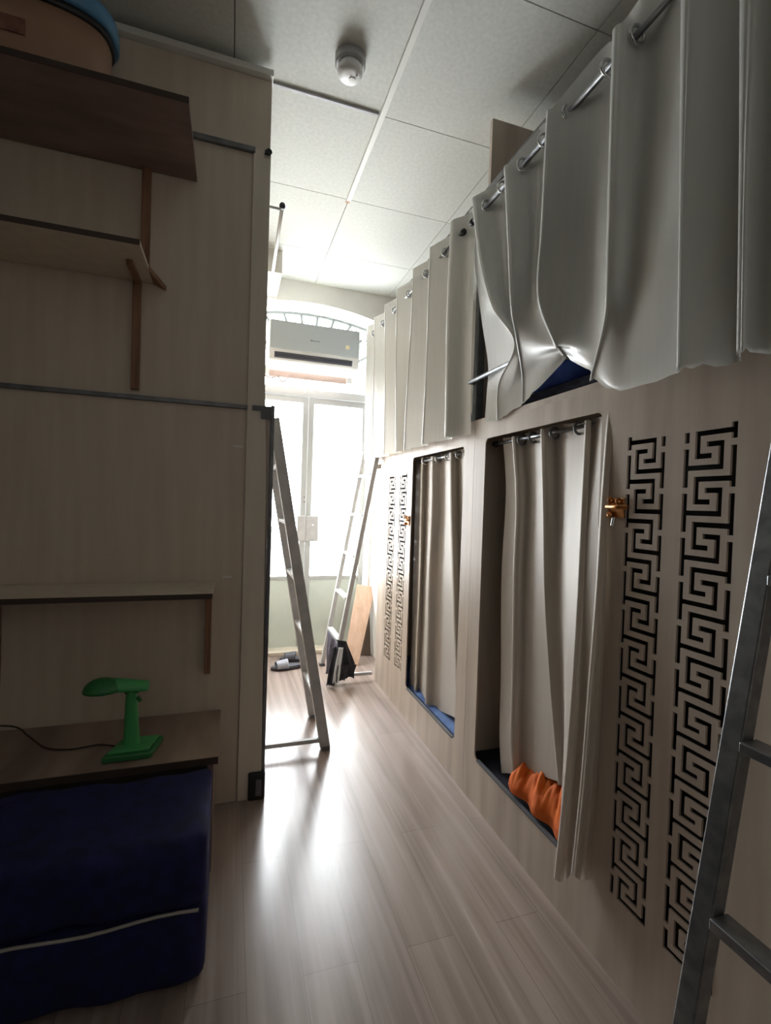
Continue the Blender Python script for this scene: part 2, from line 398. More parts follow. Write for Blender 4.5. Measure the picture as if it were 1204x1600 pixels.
def make_latch(t, y, z):
    l = MB(); l.box(FX-.006, FX, y-.028, y+.028, z-.024, z+.03)
    l = l.build('latch', M['brass'], t, bevel=.002); tag(l, 'brass barrel latch')
    MB().tube([(FX-.016, y-.05, z+.006), (FX-.016, y+.022, z+.006)], .0065, 10).build('bolt', M['brass'], l, smooth=True)
    MB().torus((FX-.014, y+.012, z+.024), .007, .003, 'y', 12, 6).build('keeper', M['brass'], l, smooth=True)
    MB().torus((FX-.014, y-.016, z+.022), .007, .003, 'y', 12, 6).build('keeper', M['brass'], l, smooth=True)
    MB().lathe([(0, -.008), (.009, -.004), (.009, .004), (0, .008)], (FX-.012, y+.014, z-.016), 12, 'x').build('knob', M['brass'], l, smooth=True)
    MB().tube([(FX-.012, y+.0, z-.022), (FX-.016, y+.001, z-.045)], .004, 8).build('pin', M['chrome'], l)
podA = pod('plywood sleeping pod with brass latch and orange cloth inside, nearest on the right', .25, 1.849, (1.105, 1.757, .195, 1.532),
           [(1.008, .893, 1.436, .22, True), (.842, .72, 1.436, .218, False)], (1.035, 1.255), True)
podB = pod('plywood sleeping pod with blue bedding inside, behind the far folding curtain opening', 1.851, 3.19, (1.945, 2.585, .18, 1.52),
           [(3.0, 2.875, 1.425, .235, True), (2.79, 2.668, 1.425, .24, False)], (2.63, 1.15), True)
# plain near end section of the bank
tag(MB().box(FX, FX+FT, -1.4, .248, 0, 1.6).build('end_panel', M['ply']), 'plain plywood panel behind the ladder at right edge', 'panel')
for y, z in ((.732, .258),):
    MB().box(FX-.004, FX, y-.004, y+.004, z-.022, z+.022).build('screw_slot', M['black'], podA)

# upper tier
ut = thing('upper_bunk', 'upper bunk tier with steel frame above the plywood pods', 'bunk', (FX, 1.9, 1.6))
MB().box(FX+.001, 2.6, -1.4, EY, 1.6, 1.622).build('deck', M['ply'], ut)
MB().box(FX, FX+.018, 3.192, EY, 1.53, 1.6).build('deck_edge', M['ply'], ut)
MB().box(FX+.003, FX+FT, -1.4, 1.095, 1.622, 2.58).build('side_panel', M['ply'], ut)
MB().box(FX+.042, 2.6, 1.87, 1.89, 1.622, 2.94).build('divider_panel', M['ply'], ut)
MB().box(2.58, 2.6, -1.4, EY, 1.622, 2.9).build('back_panel', M['cream'], ut)
MB().box(FX+.005, FX+.04, 1.862, 1.897, 1.6, 2.61).build('corner_post', M['dsteel'], ut, bevel=.003)
MB().beam((FX+.022, -1.4, 2.595), (FX+.022, EY-.01, 2.595), .03, .03).build('top_rail', M['dsteel'], ut)
MB().tube([(FX-.02, 1.88, 1.79), (FX-.02, .95, 1.79)], .009, 12).build('guard_rail', M['steel'], ut, smooth=True)
MB().tube([(FX+.01, 1.878, 1.79), (FX-.022, 1.878, 1.79)], .008, 10).build('rail_clip', M['dsteel'], ut, smooth=True)

# bedding ---------------------------------------------------------------
def soft(name, m, x0, x1, y0, y1, z0, z1, amp=.012, r=.03, seed=0, label=None, cat=None, parent=None, n=26):
    rnd = random.Random(seed); bm = MB(); ph = [rnd.uniform(0, 6) for _ in range(6)]
    def P(u, v):
        x = x0+(x1-x0)*u; y = y0+(y1-y0)*v
        du = min(u, 1-u)*(x1-x0); dv = min(v, 1-v)*(y1-y0); d = min(du, dv)
        k = 1 if d >= r else math.sqrt(max(0, 1-((r-d)/r)**2))
        z = z1-r*(1-k)+amp*(math.sin(9*x+ph[0]+4*y)+.6*math.sin(17*y+ph[1]-6*x)+.5*math.sin(31*x+ph[2]))*k
        return Vector((x, y, z))
    top = [[P(i/n, j/n) for j in range(n+1)] for i in range(n+1)]
    bm.grid(top)
    bot = [[Vector((p.x, p.y, z0)) for p in row] for row in top]; bm.grid(bot)
    for line, low in ((top[0], bot[0]), (top[-1], bot[-1]), ([q[0] for q in top], [q[0] for q in bot]), ([q[-1] for q in top], [q[-1] for q in bot])): bm.grid([line, low])
    o = bm.build(name, m, parent, smooth=True, weld=True)
    if label: tag(o, label, cat)
    return o
soft('mattress', M['darknavy'], 1.03, 2.55, .3, 1.82, .165, .215, .004, label='dark navy mattress lying inside the nearest lower pod', cat='mattress')
soft('mattress', M['bedblue'], 1.03, 2.55, 1.88, 3.1, .165, .205, .008, seed=2, label='blue mattress lying inside the far lower pod', cat='mattress')
soft('mattress', M['charcoal'], 1.045, 2.5, .9, 1.85, 1.622, 1.70, .012, seed=4, label='dark striped mattress on the upper bunk under the lifted curtain', cat='mattress')
soft('mattress', M['charcoal'], 1.045, 2.5, 1.95, 3.8, 1.622, 1.69, .01, seed=5, label='dark mattress on the upper bunk behind the far hanging curtain', cat='mattress')
soft('blanket', M['blue'], 1.12, 1.6, 1.2, 1.62, 1.705, 1.80, .022, seed=7, label='bright blue crumpled blanket on the upper bunk mattress', cat='blanket')
soft('pillow', M['lblue'], 1.3, 1.75, 1.15, 1.6, 1.80, 1.90, .012, r=.05, seed=8, label='pale blue pillow on top of the blue blanket in the upper bunk', cat='pillow')
# orange cloth heap in near pod
oc = MB(); rows = []
for i in range(73):
    row = []
    for j in range(73):
        u, v = i/72, j/72; x = 1.009+.42*u; y = 1.12+.41*v
        e = max(0, min(1, u*9, (1-u)*4, v*5, (1-v)*5))**.6
        z = .214+max(0, e)*(.075+.02*math.sin(7*u+5*v)+.03*abs(math.sin(11*v+9*u))+.022*abs(math.sin(17*u-23*v+1))+.014*abs(math.sin(37*v-29*u+2*math.sin(9*u)))+.006*math.sin(90*v+40*u+3*math.sin(14*v)))
        row.append(Vector((x+.01*math.sin(20*v), y+.012*math.sin(13*u), z)))
    rows.append(row)
oc.grid(rows); tag(oc.build('cloth', M['orange'], smooth=True, thick=.003), 'crumpled orange cloth at the bottom of the nearest pod opening', 'cloth')

# ------------------------------------------------------------------ curtains
def drape(name, cols, material, label, ncol=5, nrow=9, scallop=0, spacing=9, group=None):
    """cols: list of columns, each a list of 3-D points from top to bottom (equal length)"""
    C = [catmull(c_, nrow) for c_ in cols]; rows = []
    for r in range(len(C[0])):
        rows.append(catmull([c_[r] for c_ in C], ncol))
    nr = len(rows)
    if scallop:
        L = 0; last = rows[-1]
        for j in range(len(last)):
            if j: L += (last[j]-last[j-1]).length
            d = scallop*abs(math.sin(L*PI/.034))
            for q, w in ((nr-1, 1), (nr-2, .45)): rows[q][j] = rows[q][j]-Vector((0, 0, d*w))
    mb = MB(); mb.grid(rows)
    o = mb.build(name, material, smooth=True)
    return tag(o, label, 'curtain', group)
def V(*a): return Vector(a)

def bulge(cols, idx, r=.011, taper=1.0):
    """turn the ridge columns idx into tight rounded pleats; taper < 1 softens them towards the hem"""
    out = []
    for i, c_ in enumerate(cols):
        if i in idx:
            n = len(c_)-1
            f = [r*(1+(taper-1)*min(1, (k/n)**1.2*1.6)) for k in range(n+1)]
            for dx_, dy_ in ((1.5, 1.02), (.72, .96), (.36, .77), (.09, .42), (0, 0), (.06, -.34), (.45, -1.3)):
                out.append([p+V(dx_*q, dy_*q, 0) for p, q in zip(c_, f)])
        else: out.append(c_)
    return out
# upper far curtain: seven crests
ct = [3.42, 3.24, 2.99, 2.76, 2.49, 2.245, 2.02]; cb = [3.40, 3.19, 2.93, 2.707, 2.547, 2.285, 2.014]
cols = []; zt = 2.55; zb = 1.565
def colw(yt, yb, xt, xb, bulge=0):
    out = []
    for k in range(6):
        t = k/5; out.append(V(xt+(xb-xt)*t+bulge*math.sin(PI*t), yt+(yb-yt)*t+.008*math.sin(5*t+yt*9), zt+(zb-zt)*t))
    return out
cols.append(colw(3.5, 3.5, .985, .99))
for i in range(7):
    nt = ct[i+1] if i < 6 else 1.86; nb = cb[i+1] if i < 6 else 1.84
    cols.append(colw(ct[i], cb[i], .925, .93))
    if i < 6: cols.append(colw(nt*.84+ct[i]*.16, nb*.84+cb[i]*.16, .990, .980))
cols.append(colw(1.94, 1.93, .975, .975)); cols.append(colw(1.875, 1.86, .972, .985))
cols = bulge(cols, range(1, 15, 2), .019, .8)
curB = drape('curtain', cols, M['satin'], 'grey satin curtain with straight pleats, far end of the upper bunk', scallop=.004)

# upper near curtain, lifted over the guard rail at its left end
def pc(pts): return [onx(px, py, x) for px, py, x in pts]
A = [
 [(733, 330, .985), (742, 420, .99), (752, 500, .995), (762, 570, 1.0), (760, 615, .998), (757, 657, .985)],
 [(738, 309, .925), (748, 400, .93), (768, 478, .93), (803, 536, .945), (778, 600, .985), (776, 653, .98)],
 [(777, 286, .985), (788, 400, .985), (792, 480, .97), (812, 540, .96), (800, 600, .995), (790, 646, .99)],
 [(788, 259, .925), (794, 390, .925), (798, 478, .925), (806, 528, .935), (815, 585, .985), (815, 626, .985)],
 [(842, 200, .985), (836, 370, .98), (830, 470, .96), (835, 531, .945), (842, 565, .985), (843, 600, .99)],
 [(855, 172, .92), (846, 350, .92), (840, 460, .925), (864, 532, .935), (872, 545, .96), (880, 556, .98)],
 [(938, 78, .985), (932, 260, .98), (925, 440, .97), (920, 520, .955), (920, 556, .96), (921, 576, .965)],
 [(960, 42, .92), (953, 250, .92), (948, 440, .92), (944, 500, .93), (930, 560, .945), (922, 590, .955)],
 [(1012, -20, .985), (1004, 200, .975), (996, 400, .96), (985, 520, .95), (972, 590, .95), (968, 608, .955)],
]
cols = [pc(c_) for c_ in A]
for yy, ss in ((.80, .922), (.72, .985), (.672, .925), (.645, .985), (.56, .92), (.48, .985), (.38, .92), (.30, .985)):
    cols.append([V(ss, yy+.03*(1-k/5), 2.55+(1.57-2.55)*k/5) for k in range(6)])
cols = bulge(cols, (1, 3, 5, 7, 9, 11, 13, 15), .021, .4)
curA = drape('curtain', cols, M['satin'], 'grey satin curtain swagged over the guard rail, near end of the upper bunk', scallop=.010)

# lower near curtain (mostly inside the opening, right edge hangs out over the sill)
L = [
 [(785, 684, 1.045), (790, 770, 1.045), (783, 900, 1.045), (782, 1050, 1.045), (780, 1150, 1.045), (783, 1207, 1.045)],
 [(800, 682, 1.025), (806, 780, 1.03), (802, 900, 1.03), (800, 1050, 1.03), (797, 1150, 1.025), (800, 1212, 1.03)],
 [(822, 677, 1.06), (826, 780, 1.06), (822, 920, 1.06), (822, 1060, 1.06), (818, 1150, 1.06), (818, 1205, 1.06)],
 [(845, 670, 1.025), (848, 800, 1.025), (850, 930, 1.03), (858, 1060, 1.03), (866, 1160, 1.03), (872, 1225, 1.03)],
 [(868, 664, 1.06), (872, 800, 1.055), (876, 930, 1.05), (880, 1060, 1.045), (882, 1160, 1.04), (882, 1238, 1.035)],
 [(888, 662, 1.05), (886, 800, 1.04), (884, 930, 1.02), (882, 1060, .99), (880, 1180, .975), (872, 1330, .965)],
 [(915, 657, 1.022), (908, 800, 1.0), (902, 930, .975), (893, 1080, .95), (882, 1220, .94), (866, 1372, .94)],
 [(924, 655, 1.045), (918, 800, 1.01), (912, 930, .985), (905, 1080, .97), (895, 1220, .965), (884, 1374, .965)],
 [(950, 645, 1.0), (940, 780, .985), (931, 930, .965), (919, 1080, .95), (908, 1220, .94), (893, 1365, .94)],
 [(951, 646, 1.02), (944, 800, .99), (940, 930, .985), (932, 1080, .985), (922, 1220, .985), (908, 1374, .985)],
 [(953, 647, 1.03), (948, 800, .993), (946, 930, .993), (940, 1080, .993), (932, 1220, .993), (921, 1374, .993)],
]
curC = drape('curtain', bulge([pc(c_) for c_ in L], (1, 3, 6, 8), .013, .8), M['drape'], 'taupe curtain in the nearest pod opening, hanging out over the sill', scallop=.003)
# lower far curtain
L = [
 [(650, 716, 1.04), (648, 800, 1.04), (645, 900, 1.04), (643, 1000, 1.04), (640, 1050, 1.04), (640, 1068, 1.04)],
 [(658, 715, 1.03), (656, 800, 1.03), (654, 900, 1.03), (650, 1000, 1.03), (648, 1060, 1.03), (647, 1078, 1.03)],
 [(666, 714, 1.06), (665, 800, 1.06), (660, 900, 1.06), (658, 1000, 1.06), (655, 1060, 1.06), (655, 1080, 1.06)],
 [(674, 713, 1.02), (673, 800, 1.02), (669, 900, 1.02), (667, 1000, 1.02), (665, 1060, 1.02), (664, 1099, 1.02)],
 [(690, 710, 1.06), (690, 800, 1.06), (688, 900, 1.06), (686, 1000, 1.06), (684, 1060, 1.06), (683, 1108, 1.06)],
 [(702, 707, 1.02), (703, 800, 1.02), (706, 900, 1.02), (709, 1000, 1.02), (711, 1060, 1.02), (713, 1126, 1.02)],
 [(714, 704, 1.06), (716, 800, 1.06), (718, 900, 1.06), (720, 1000, 1.06), (720, 1060, 1.06), (719, 1125, 1.06)],
 [(727, 701, 1.03), (728, 800, 1.03), (727, 900, 1.03), (726, 1000, 1.03), (725, 1060, 1.03), (724, 1130, 1.03)],
]
curD = drape('curtain', bulge([pc(c_) for c_ in L], (1, 3, 5), .013, .8), M['drape'], 'pale taupe curtain drawn across the far pod opening', scallop=.003)

# rods + grommets
def rod(y0, y1, x, z, r, label, cat='curtain rod'):
    t = thing('curtain_rod', label, cat, (x, (y0+y1)/2, z))
    MB().tube([(x, y0, z), (x, y1, z)], r, 14).build('rod', M['steel'], t, smooth=True)
    for y in (y0, y1): MB().lathe([(0, -.012), (.012, -.012), (.014, 0), (.012, .012), (0, .012)], (x, y, z), 14, 'y').build('end_cap', M['black'], t, smooth=True)
    return t
r1 = rod(-.2, 1.86, .957, 2.468, .0095, 'steel curtain rod along the near upper bunk')
for y in (1.82, .5): MB().beam((.957, y, 2.475), (FX+.02, y, 2.585), .008, .012).build('bracket', M['dsteel'], r1)
r2 = rod(1.95, 3.5, .957, 2.472, .009, 'steel curtain rod along the far upper bunk')
for y in (2.0, 3.45): MB().beam((.957, y, 2.475), (FX+.02, y, 2.585), .008, .012).build('bracket', M['dsteel'], r2)
rod(1.11, 1.75, 1.045, 1.512, .007, 'thin steel rod inside the nearest pod opening')
rod(1.95, 2.58, 1.045, 1.50, .007, 'thin steel rod inside the far pod opening')
def grommets(cur, spots, m, R=.02):
    first = None
    for p in spots:
        if first is None: first = MB().torus(p, R, .0045, 'y', 20, 8).build('grommet', m, cur, smooth=True); f0 = Vector(p)
        else:
            g = first.copy(); COL.objects.link(g); g.parent = cur; g.location = first.location+(Vector(p)-f0)
mids = []
for i in range(6): mids += [(.957, ct[i]*.5+ct[i+1]*.5, 2.472), (.957, ct[i]*.07+ct[i+1]*.93, 2.472)]
grommets(curB, mids, M['chrome'])
grommets(curA, [(.957, y, 2.468) for y in (1.74, 1.62, 1.49, 1.37, 1.25, 1.09, .99, .84, .73, .6, .5)], M['chrome'], .022)
grommets(curC, [(1.043, y, 1.508) for y in (1.56, 1.49, 1.37, 1.25, 1.2)], M['dsteel'], .018)
grommets(curD, [(1.043, y, 1.497) for y in (2.5, 2.32, 2.2, 2.08, 2.0)], M['chrome'], .018)

# ------------------------------------------------------------------ ladders
def ladder(label, side, y0, y1, rungs, zt=1.64, group='steel bunk ladders', hue='gpaint', sh=.03):
    """side +1 leans on the right bank, -1 on the left one"""
    xt, xf = (FX-.022, .695) if side > 0 else (.188, .488)
    t = thing('ladder', label, 'ladder', (xf, (y0+y1)/2, 0), group); m = M[hue]
    f = lambda z: xf+(xt-xf)*z/zt
    for y in (y0, y1):
        st = MB().beam((f(.012), y, .012), (f(zt), y, zt), .036, sh, (1, 0, 0)).build('stile', m, t, bevel=.003)
        MB().box(xf-.02, xf+.02, y-.021, y+.021, 0, .02).build('rubber_foot', M['grayp'], st)
    for z in rungs:
        MB().beam((f(z), y0+.018, z), (f(z), y1-.018, z), .042, .018, (0, 0, 1)).build('rung', m, t, bevel=.002)
    bx = FX-.02 if side > 0 else .178
    MB().beam((xf, y0, .05), (bx, y0, .05), .022, .02).build('floor_brace', m, t, bevel=.002)
    MB().beam((f(zt-.02), y0, zt-.02), (bx+.012*side, y0, zt-.02), .03, .03).build('top_hook', m, t)
    MB().beam((f(zt-.02), y1, zt-.02), (bx+.012*side, y1, zt-.02), .03, .03).build('top_hook', m, t)
    return t
RG = [.27, .57, .86, 1.14, 1.42]
ladder('grey metal ladder leaning on the left bank beside the slippers', -1, 2.35, 2.72, RG, sh=.05)
ladder('grey metal ladder leaning right, with black clothes on its foot', 1, 3.2, 3.57, [.29, .58, .87, 1.16, 1.45])
ladder('nearest steel ladder, cut off by the right edge beside the fretwork', 1, .235, .585, [.30, .57, .86, 1.14, 1.42], hue='steel')

# ------------------------------------------------------------------ left partition and bank
PY = 2.03
lb = thing('bunk_end', 'cream laminated end of the left bunk bank with grey rails', 'bunk', (-.6, PY, 0))
MB().box(XL, .055, PY+.002, PY+.02, 0, 1.615).build('lower_panel', M['cream'], lb)
MB().box(XL, .055, PY+.002, PY+.02, 1.63, 2.642).build('middle_panel', M['cream'], lb)
MB().box(XL, .118, PY-.002, PY+.02, 2.662, 2.945).build('top_panel', M['cream'], lb)
MB().poly([(.057, PY-.006, 0), (.153, PY-.006, 0), (.138, PY-.006, 1.3), (.123, PY-.006, 1.75), (.121, PY-.006, 2.66), (.053, PY-.006, 2.66)], (0, .026, 0)).build('corner_board', M['creamstrip'], lb, bevel=.002)
MB().beam((XL, PY-.002, 1.622), (.057, PY-.002, 1.622), .02, .017).build('middle_rail', M['dsteel'], lb, bevel=.002)
MB().beam((XL, PY-.004, 2.652), (.06, PY-.004, 2.652), .022, .02).build('upper_rail', M['dsteel'], lb, bevel=.002)
MB().box(.151, .166, PY, PY+.04, .02, 1.64).build('corner_post', M['dsteel'], lb, bevel=.002)
MB().box(.10, .168, PY-.018, PY+.03, 0, .115).build('foot_cap', M['black'], lb, bevel=.006)
MB().box(.128, .152, PY-.024, PY-.018, .02, .09).build('foot_plate', M['grayp'], lb, bevel=.003)
MB().box(.096, .12, PY-.014, PY-.006, 2.645, 2.66).build('rail_cap', M['black'], lb)
MB().box(.075, .15, PY-.012, PY-.006, 1.612, 1.632).build('rail_cap', M['grayp'], lb)
MB().box(.11, .15, PY-.014, PY-.006, 1.58, 1.612).build('rail_clip', M['grayp'], lb)
MB().box(XL, .15, PY+.022, EY-.005, 0, 1.6).build('lower_box', M['ply'], lb)
MB().box(XL, .10, PY+.022, EY-.005, 1.6, 2.94).build('upper_box', M['cream'], lb)
MB().torus((.112, PY-.02, 2.652), .009, .004, 'y', 14, 6).build('ring', M['black'], lb)
tr4 = struct(MB().box(XL, .122, PY-.03, PY+.03, 2.947, 2.972), 'trim_4', M['trunk'], bevel=.002)
# soffit box by the end wall
struct(MB().box(.1, .305, 3.45, EY, 2.84, CZ), 'trim_5', M['wall'], bevel=.003)
# rod on the left bank
lr = thing('curtain_rod', 'short pale curtain rod with black knob on left bank', 'curtain rod', (.19, 2.6, 2.6))
MB().tube([(.192, 2.27, 2.6), (.205, 2.95, 2.6)], .0085, 12).build('rod', M['acw'], lr, smooth=True)
MB().lathe([(0, -.012), (.012, -.010), (.014, 0), (.012, .012), (0, .014)], (.192, 2.265, 2.6), 16, 'y').build('end_knob', M['black'], lr, smooth=True)
MB().tube([(.10, 2.3, 2.605), (.192, 2.3, 2.605)], .006, 10).build('bracket', M['gpaint'], lr, smooth=True)

# shelves on the partition
def shelf(label, x0, x1, y0, z, t, m, edge):
    s = thing('wall_shelf', label, 'shelf', ((x0+x1)/2, PY, z), 'shelves on the cream partition')
    MB().box(x0, x1, y0, PY-.002, z, z+t).build('board', m, s)
    MB().box(x0, x1, y0-.002, y0, z-.001, z+t+.001).build('front_edge', M['edge'], s)
    return s
s1 = shelf('dark wooden shelf high up carrying the tan tub', XL+.02, -.155, 1.64, 2.479, .018, M['shelfwood'], 1)
MB().box(-.345, -.315, PY-.022, PY-.002, 2.07, 2.478).build('bracket', M['brownwood'], s1)
s2 = shelf('middle wooden shelf below the tub shelf, brown post under it', XL+.02, -.30, 1.735, 2.06, .016, M['cream'], 1)
MB().box(-.368, -.34, PY-.022, PY-.002, 1.65, 2.058).build('bracket', M['brownwood'], s2)
MB().poly([(-.30, PY-.003, 2.058), (-.30, PY-.12, 2.058), (-.255, PY-.003, 2.04), ], (0, 0, .018)).build('corner_wedge', M['brownwood'], s2)
MB().beam((-.35, 1.85, 2.05), (-.35, 2.02, 2.05), .02, .018).build('batten', M['brownwood'], s2)
s3 = shelf('lowest cream shelf framed by two brown brackets, above the lamp', XL+.02, -.05, 1.75, .90, .016, M['cream'], 1)
MB().box(-.082, -.06, PY-.03, PY-.002, .55, .899).build('bracket', M['brownwood'], s3)
MB().box(-.80, -.765, PY-.03, PY-.002, .55, .899).build('bracket', M['brownwood'], s3)
for x, z in ((.03, 1.46), (.0, .93)):
    MB().box(x-.022, x+.012, PY-.002, PY+.002, z-.003, z+.004).build('scuff_mark', M['trunk'], lb)

# low platform with lamp
pf = thing('bed_platform', 'low wooden platform against the partition, under the green lamp', 'platform', (-.6, 1.83, 0))
MB().box(XL+.02, -.016, 1.655, PY-.004, .372, .39).build('top_board', M['platwood'], pf)
MB().box(XL+.02, -.016, 1.651, 1.655, .368, .391).build('front_edge', M['edge'], pf)
MB().box(-.05, -.03, 1.66, PY-.004, 0, .372).build('side_board', M['shelfwood'], pf)
# folded mattress
def folded(z0, z1, name, seed):
    mb = MB(); rnd = random.Random(seed); X = -.033; N1 = 40; prof = []
    r = .035; y0, y1 = 1.275, 1.642
    for cy, cz, a0 in ((y1-r, z0+r, -PI/2), (y1-r, z1-r, 0), (y0+r, z1-r, PI/2), (y0+r, z0+r, PI)):
        for k in range(5):
            a = a0+PI/2*k/4; prof.append((cy+r*math.cos(a), cz+r*math.sin(a)))
    # refine edges
    ref = []
    for i in range(len(prof)):
        p, q = prof[i], prof[(i+1) % len(prof)]; d = math.hypot(p[0]-q[0], p[1]-q[1]); k = max(1, int(d/.03))
        for j in range(k): ref.append((p[0]+(q[0]-p[0])*j/k, p[1]+(q[1]-p[1])*j/k))
    rings = []; cy = (y0+y1)/2; cz = (z0+z1)/2
    xs = [X, X-.004, X-.014, X-.035]+[X-.035-(1.5)*i/N1 for i in range(1, N1+1)]
    ks = [.86, .94, .985, 1.0]+[1]*N1
    for x, k in zip(xs, ks):
        rg = []
        for (y, z) in ref:
            w = .0035*math.sin(14*x+9*z+seed)+.003*math.sin(37*x+21*y)
            yy = cy+(y-cy)*k+w; zz = cz+(z-cz)*(k if k == 1 else k)+w*.6
            rg.append(mb.bm.verts.new((x, yy, max(z0+.001, zz))))
        rings.append(rg)
    n = len(ref)
    for a, b in zip(rings, rings[1:]):
        for k in range(n): mb.bm.faces.new((a[k], a[(k+1) % n], b[(k+1) % n], b[k]))
    mb.bm.faces.new(rings[0]); mb.bm.faces.new(rings[-1][::-1])
    return mb.build(name, M['navy'], fm, smooth=True)
fm = thing('folded_mattress', 'thick navy blue folded mattress on the floor before the platform', 'mattress', (-.6, 1.45, 0))
folded(0, .197, 'lower_fold', 1); folded(.2, .372, 'upper_fold', 5)
zp = MB(); zp.tube([(-.05-i*.05, 1.272+.002*math.sin(i), .2+.0035*math.sin(i*.9)) for i in range(28)], .0042, 6); zp.build('zip', M['zip'], fm, smooth=True)

# ------------------------------------------------------------------ green desk lamp
lx, ly, lz = -.285, 1.745, .391
lp = thing('desk_lamp', 'green plastic desk lamp standing on the low wooden platform', 'lamp', (lx, ly, lz))
b = MB(); b.poly([(lx-.085, ly-.05, lz), (lx+.06, ly-.05, lz), (lx+.085, ly+.065, lz), (lx-.05, ly+.065, lz)], (0, 0, .022))
b.build('base', M['dgreen'], lp, bevel=.006)
b = MB(); b.poly([(lx-.07, ly-.04, lz+.022), (lx+.05, ly-.04, lz+.022), (lx+.07, ly+.055, lz+.022), (lx-.04, ly+.055, lz+.022)], (0, 0, .008)); b.build('base_tray', M['green'], lp, bevel=.003)
rings = []; st = MB()
for t in range(9):
    u = t/8; rings.append([Vector((lx-.008-.004*u+(.026-.010*u)*math.cos(q), ly+.01+(.018-.005*u)*math.sin(q), lz+.028+.185*u)) for q in [2*PI*k/16 for k in range(17)]])
st.grid(rings); st.build('stem', M['green'], lp, smooth=True, weld=True)
MB().tube([(lx-.03, ly+.01, lz+.212), (lx+.012, ly+.01, lz+.212)], .014, 12).build('hinge', M['dgreen'], lp, smooth=True)
MB().beam((lx+.008, ly-.004, lz+.19), (lx+.02, ly-.006, lz+.176), .012, .008).build('switch', M['dgreen'], lp)
ar = MB(); secs = []
for k in range(9):
    u = k/8; x = lx-.065+.105*u; w = .032-.008*u; h = .034-.012*u; zc = lz+.222-.006*u
    secs.append([Vector((x, ly+.005+w*math.cos(q), zc+(h if math.sin(q) > 0 else .010)*math.sin(q))) for q in [2*PI*j/20 for j in range(21)]])
ar.grid(secs)
for sc in (secs[0], secs[-1]):
    ar.bm.faces.new([ar.bm.verts.new(p) for p in sc[:-1]])
ar.build('shade_arm', M['green'], lp, smooth=True, weld=True)
dm = MB(); rows = []
for i in range(9):
    th = PI/2*i/8; rows.append([Vector((lx-.095+.055*math.cos(th)*math.cos(q), ly-.005+.045*math.cos(th)*math.sin(q), lz+.220+.040*math.sin(th))) for q in [2*PI*j/28 for j in range(29)]])
dm.grid(rows); dm.build('lamp_shade', M['dgreen'], lp, smooth=True, thick=.003, weld=True)
MB().lathe([(0, 0), (.046, 0), (.046, .006), (0, .006)], (lx-.095, ly-.005, lz+.217), 28, sy=.8).build('diffuser', M['white'], lp)
cb_ = [(lx-.06, ly+.05, lz+.006), (lx-.12, ly+.08, lz+.004), (lx-.2, ly+.07, lz+.004), (lx-.28, ly+.1, lz+.004), (lx-.36, ly+.19, lz+.01), (lx-.43, ly+.24, lz+.03), (lx-.6, ly+.25, lz+.04)]
MB().tube(catmull([Vector(p) for p in cb_], 6), .0028, 8).build('power_cord', M['cable'], lp, smooth=True)

# ------------------------------------------------------------------ bucket on the top shelf
bx, by, bz = -.665, 1.803, 2.498
bk = thing('storage_tub', 'tan plastic tub with blue lid on the highest shelf', 'storage tub', (bx, by, bz))
def sup(rx, ry, z, n=64, p=2.7):
    out = []
    for k in range(n):
        a = 2*PI*k/n; c_, s_ = math.cos(a), math.sin(a)
        out.append(Vector((bx+rx*math.copysign(abs(c_)**(2/p), c_), by+ry*math.copysign(abs(s_)**(2/p), s_), bz+z*1.16)))
    return out
def loft(prof):
    mb = MB(); rings = [[mb.bm.verts.new(p) for p in sup(*q)] for q in prof]
    for a, b in zip(rings, rings[1:]):
        for k in range(len(a)): mb.bm.faces.new((a[k], a[(k+1) % len(a)], b[(k+1) % len(a)], b[k]))
    mb.bm.faces.new(rings[0][::-1]); mb.bm.faces.new(rings[-1]); return mb
loft([(.235, .10, 0), (.245, .108, .012), (.253, .114, .10), (.256, .117, .18)]).build('body', M['bucket'], bk, smooth=True)
loft([(.258, .119, .172), (.264, .125, .176), (.264, .125, .19), (.258, .119, .194)]).build('rim', M['black'], bk, smooth=True)
loft([(.268, .127, .192), (.276, .135, .196), (.276, .135, .232), (.262, .122, .25), (.2, .08, .258)]).build('lid', M['blid'], bk, smooth=True)
pr = MB()
for t0, t1, z0, z1 in ((-.20, .06, .085, .13),):
    lo = [Vector((bx+t0+(t1-t0)*i/26, by-.1145*(1-(abs(t0+(t1-t0)*i/26)/.253)**2.7)**(1/2.7)-.0025, bz+z0)) for i in range(27)]
    pr.grid([lo, [p+Vector((0, -.001, z1-z0)) for p in lo]])
pr.build('faded_print', M['print'], bk, thick=.001)

# ------------------------------------------------------------------ air conditioner
ay = 3.63
ac = thing('air_conditioner', 'grey and white split air conditioner above the glass doors', 'air conditioner', (.59, ay+.1, 2.25))
x0, x1, z0, z1 = .243, .93, 2.262, 2.585
bd = MB(); bd.poly([(x0, ay+.012, z1), (x0, ay+.2, z1), (x0, ay+.2, z0), (x0, ay+.07, z0), (x0, ay+.026, z0+.035), (x0, ay+.004, z0+.11)], (x1-x0, 0, 0)); bd.build('body', M['acw'], ac, bevel=.006)
MB().box(x0+.003, x1-.003, ay-.008, ay+.01, z0+.112, z1-.004).build('front_cover', M['ac'], ac, bevel=.005)
v = MB(); v.poly([(x0+.04, ay+.005, z0+.088), (x0+.04, ay+.02, z0+.092), (x0+.04, ay+.034, z0+.052), (x0+.04, ay+.018, z0+.048)], (x1-x0-.095, 0, 0)); v = v.build('air_outlet', M['vent'], ac)
for k in range(3):
    MB().beam((x0+.045, ay+.006+.004*k, z0+.08-.012*k), (x1-.06, ay+.006+.004*k, z0+.08-.012*k), .006, .003).build('louvre', M['grayp'], v)
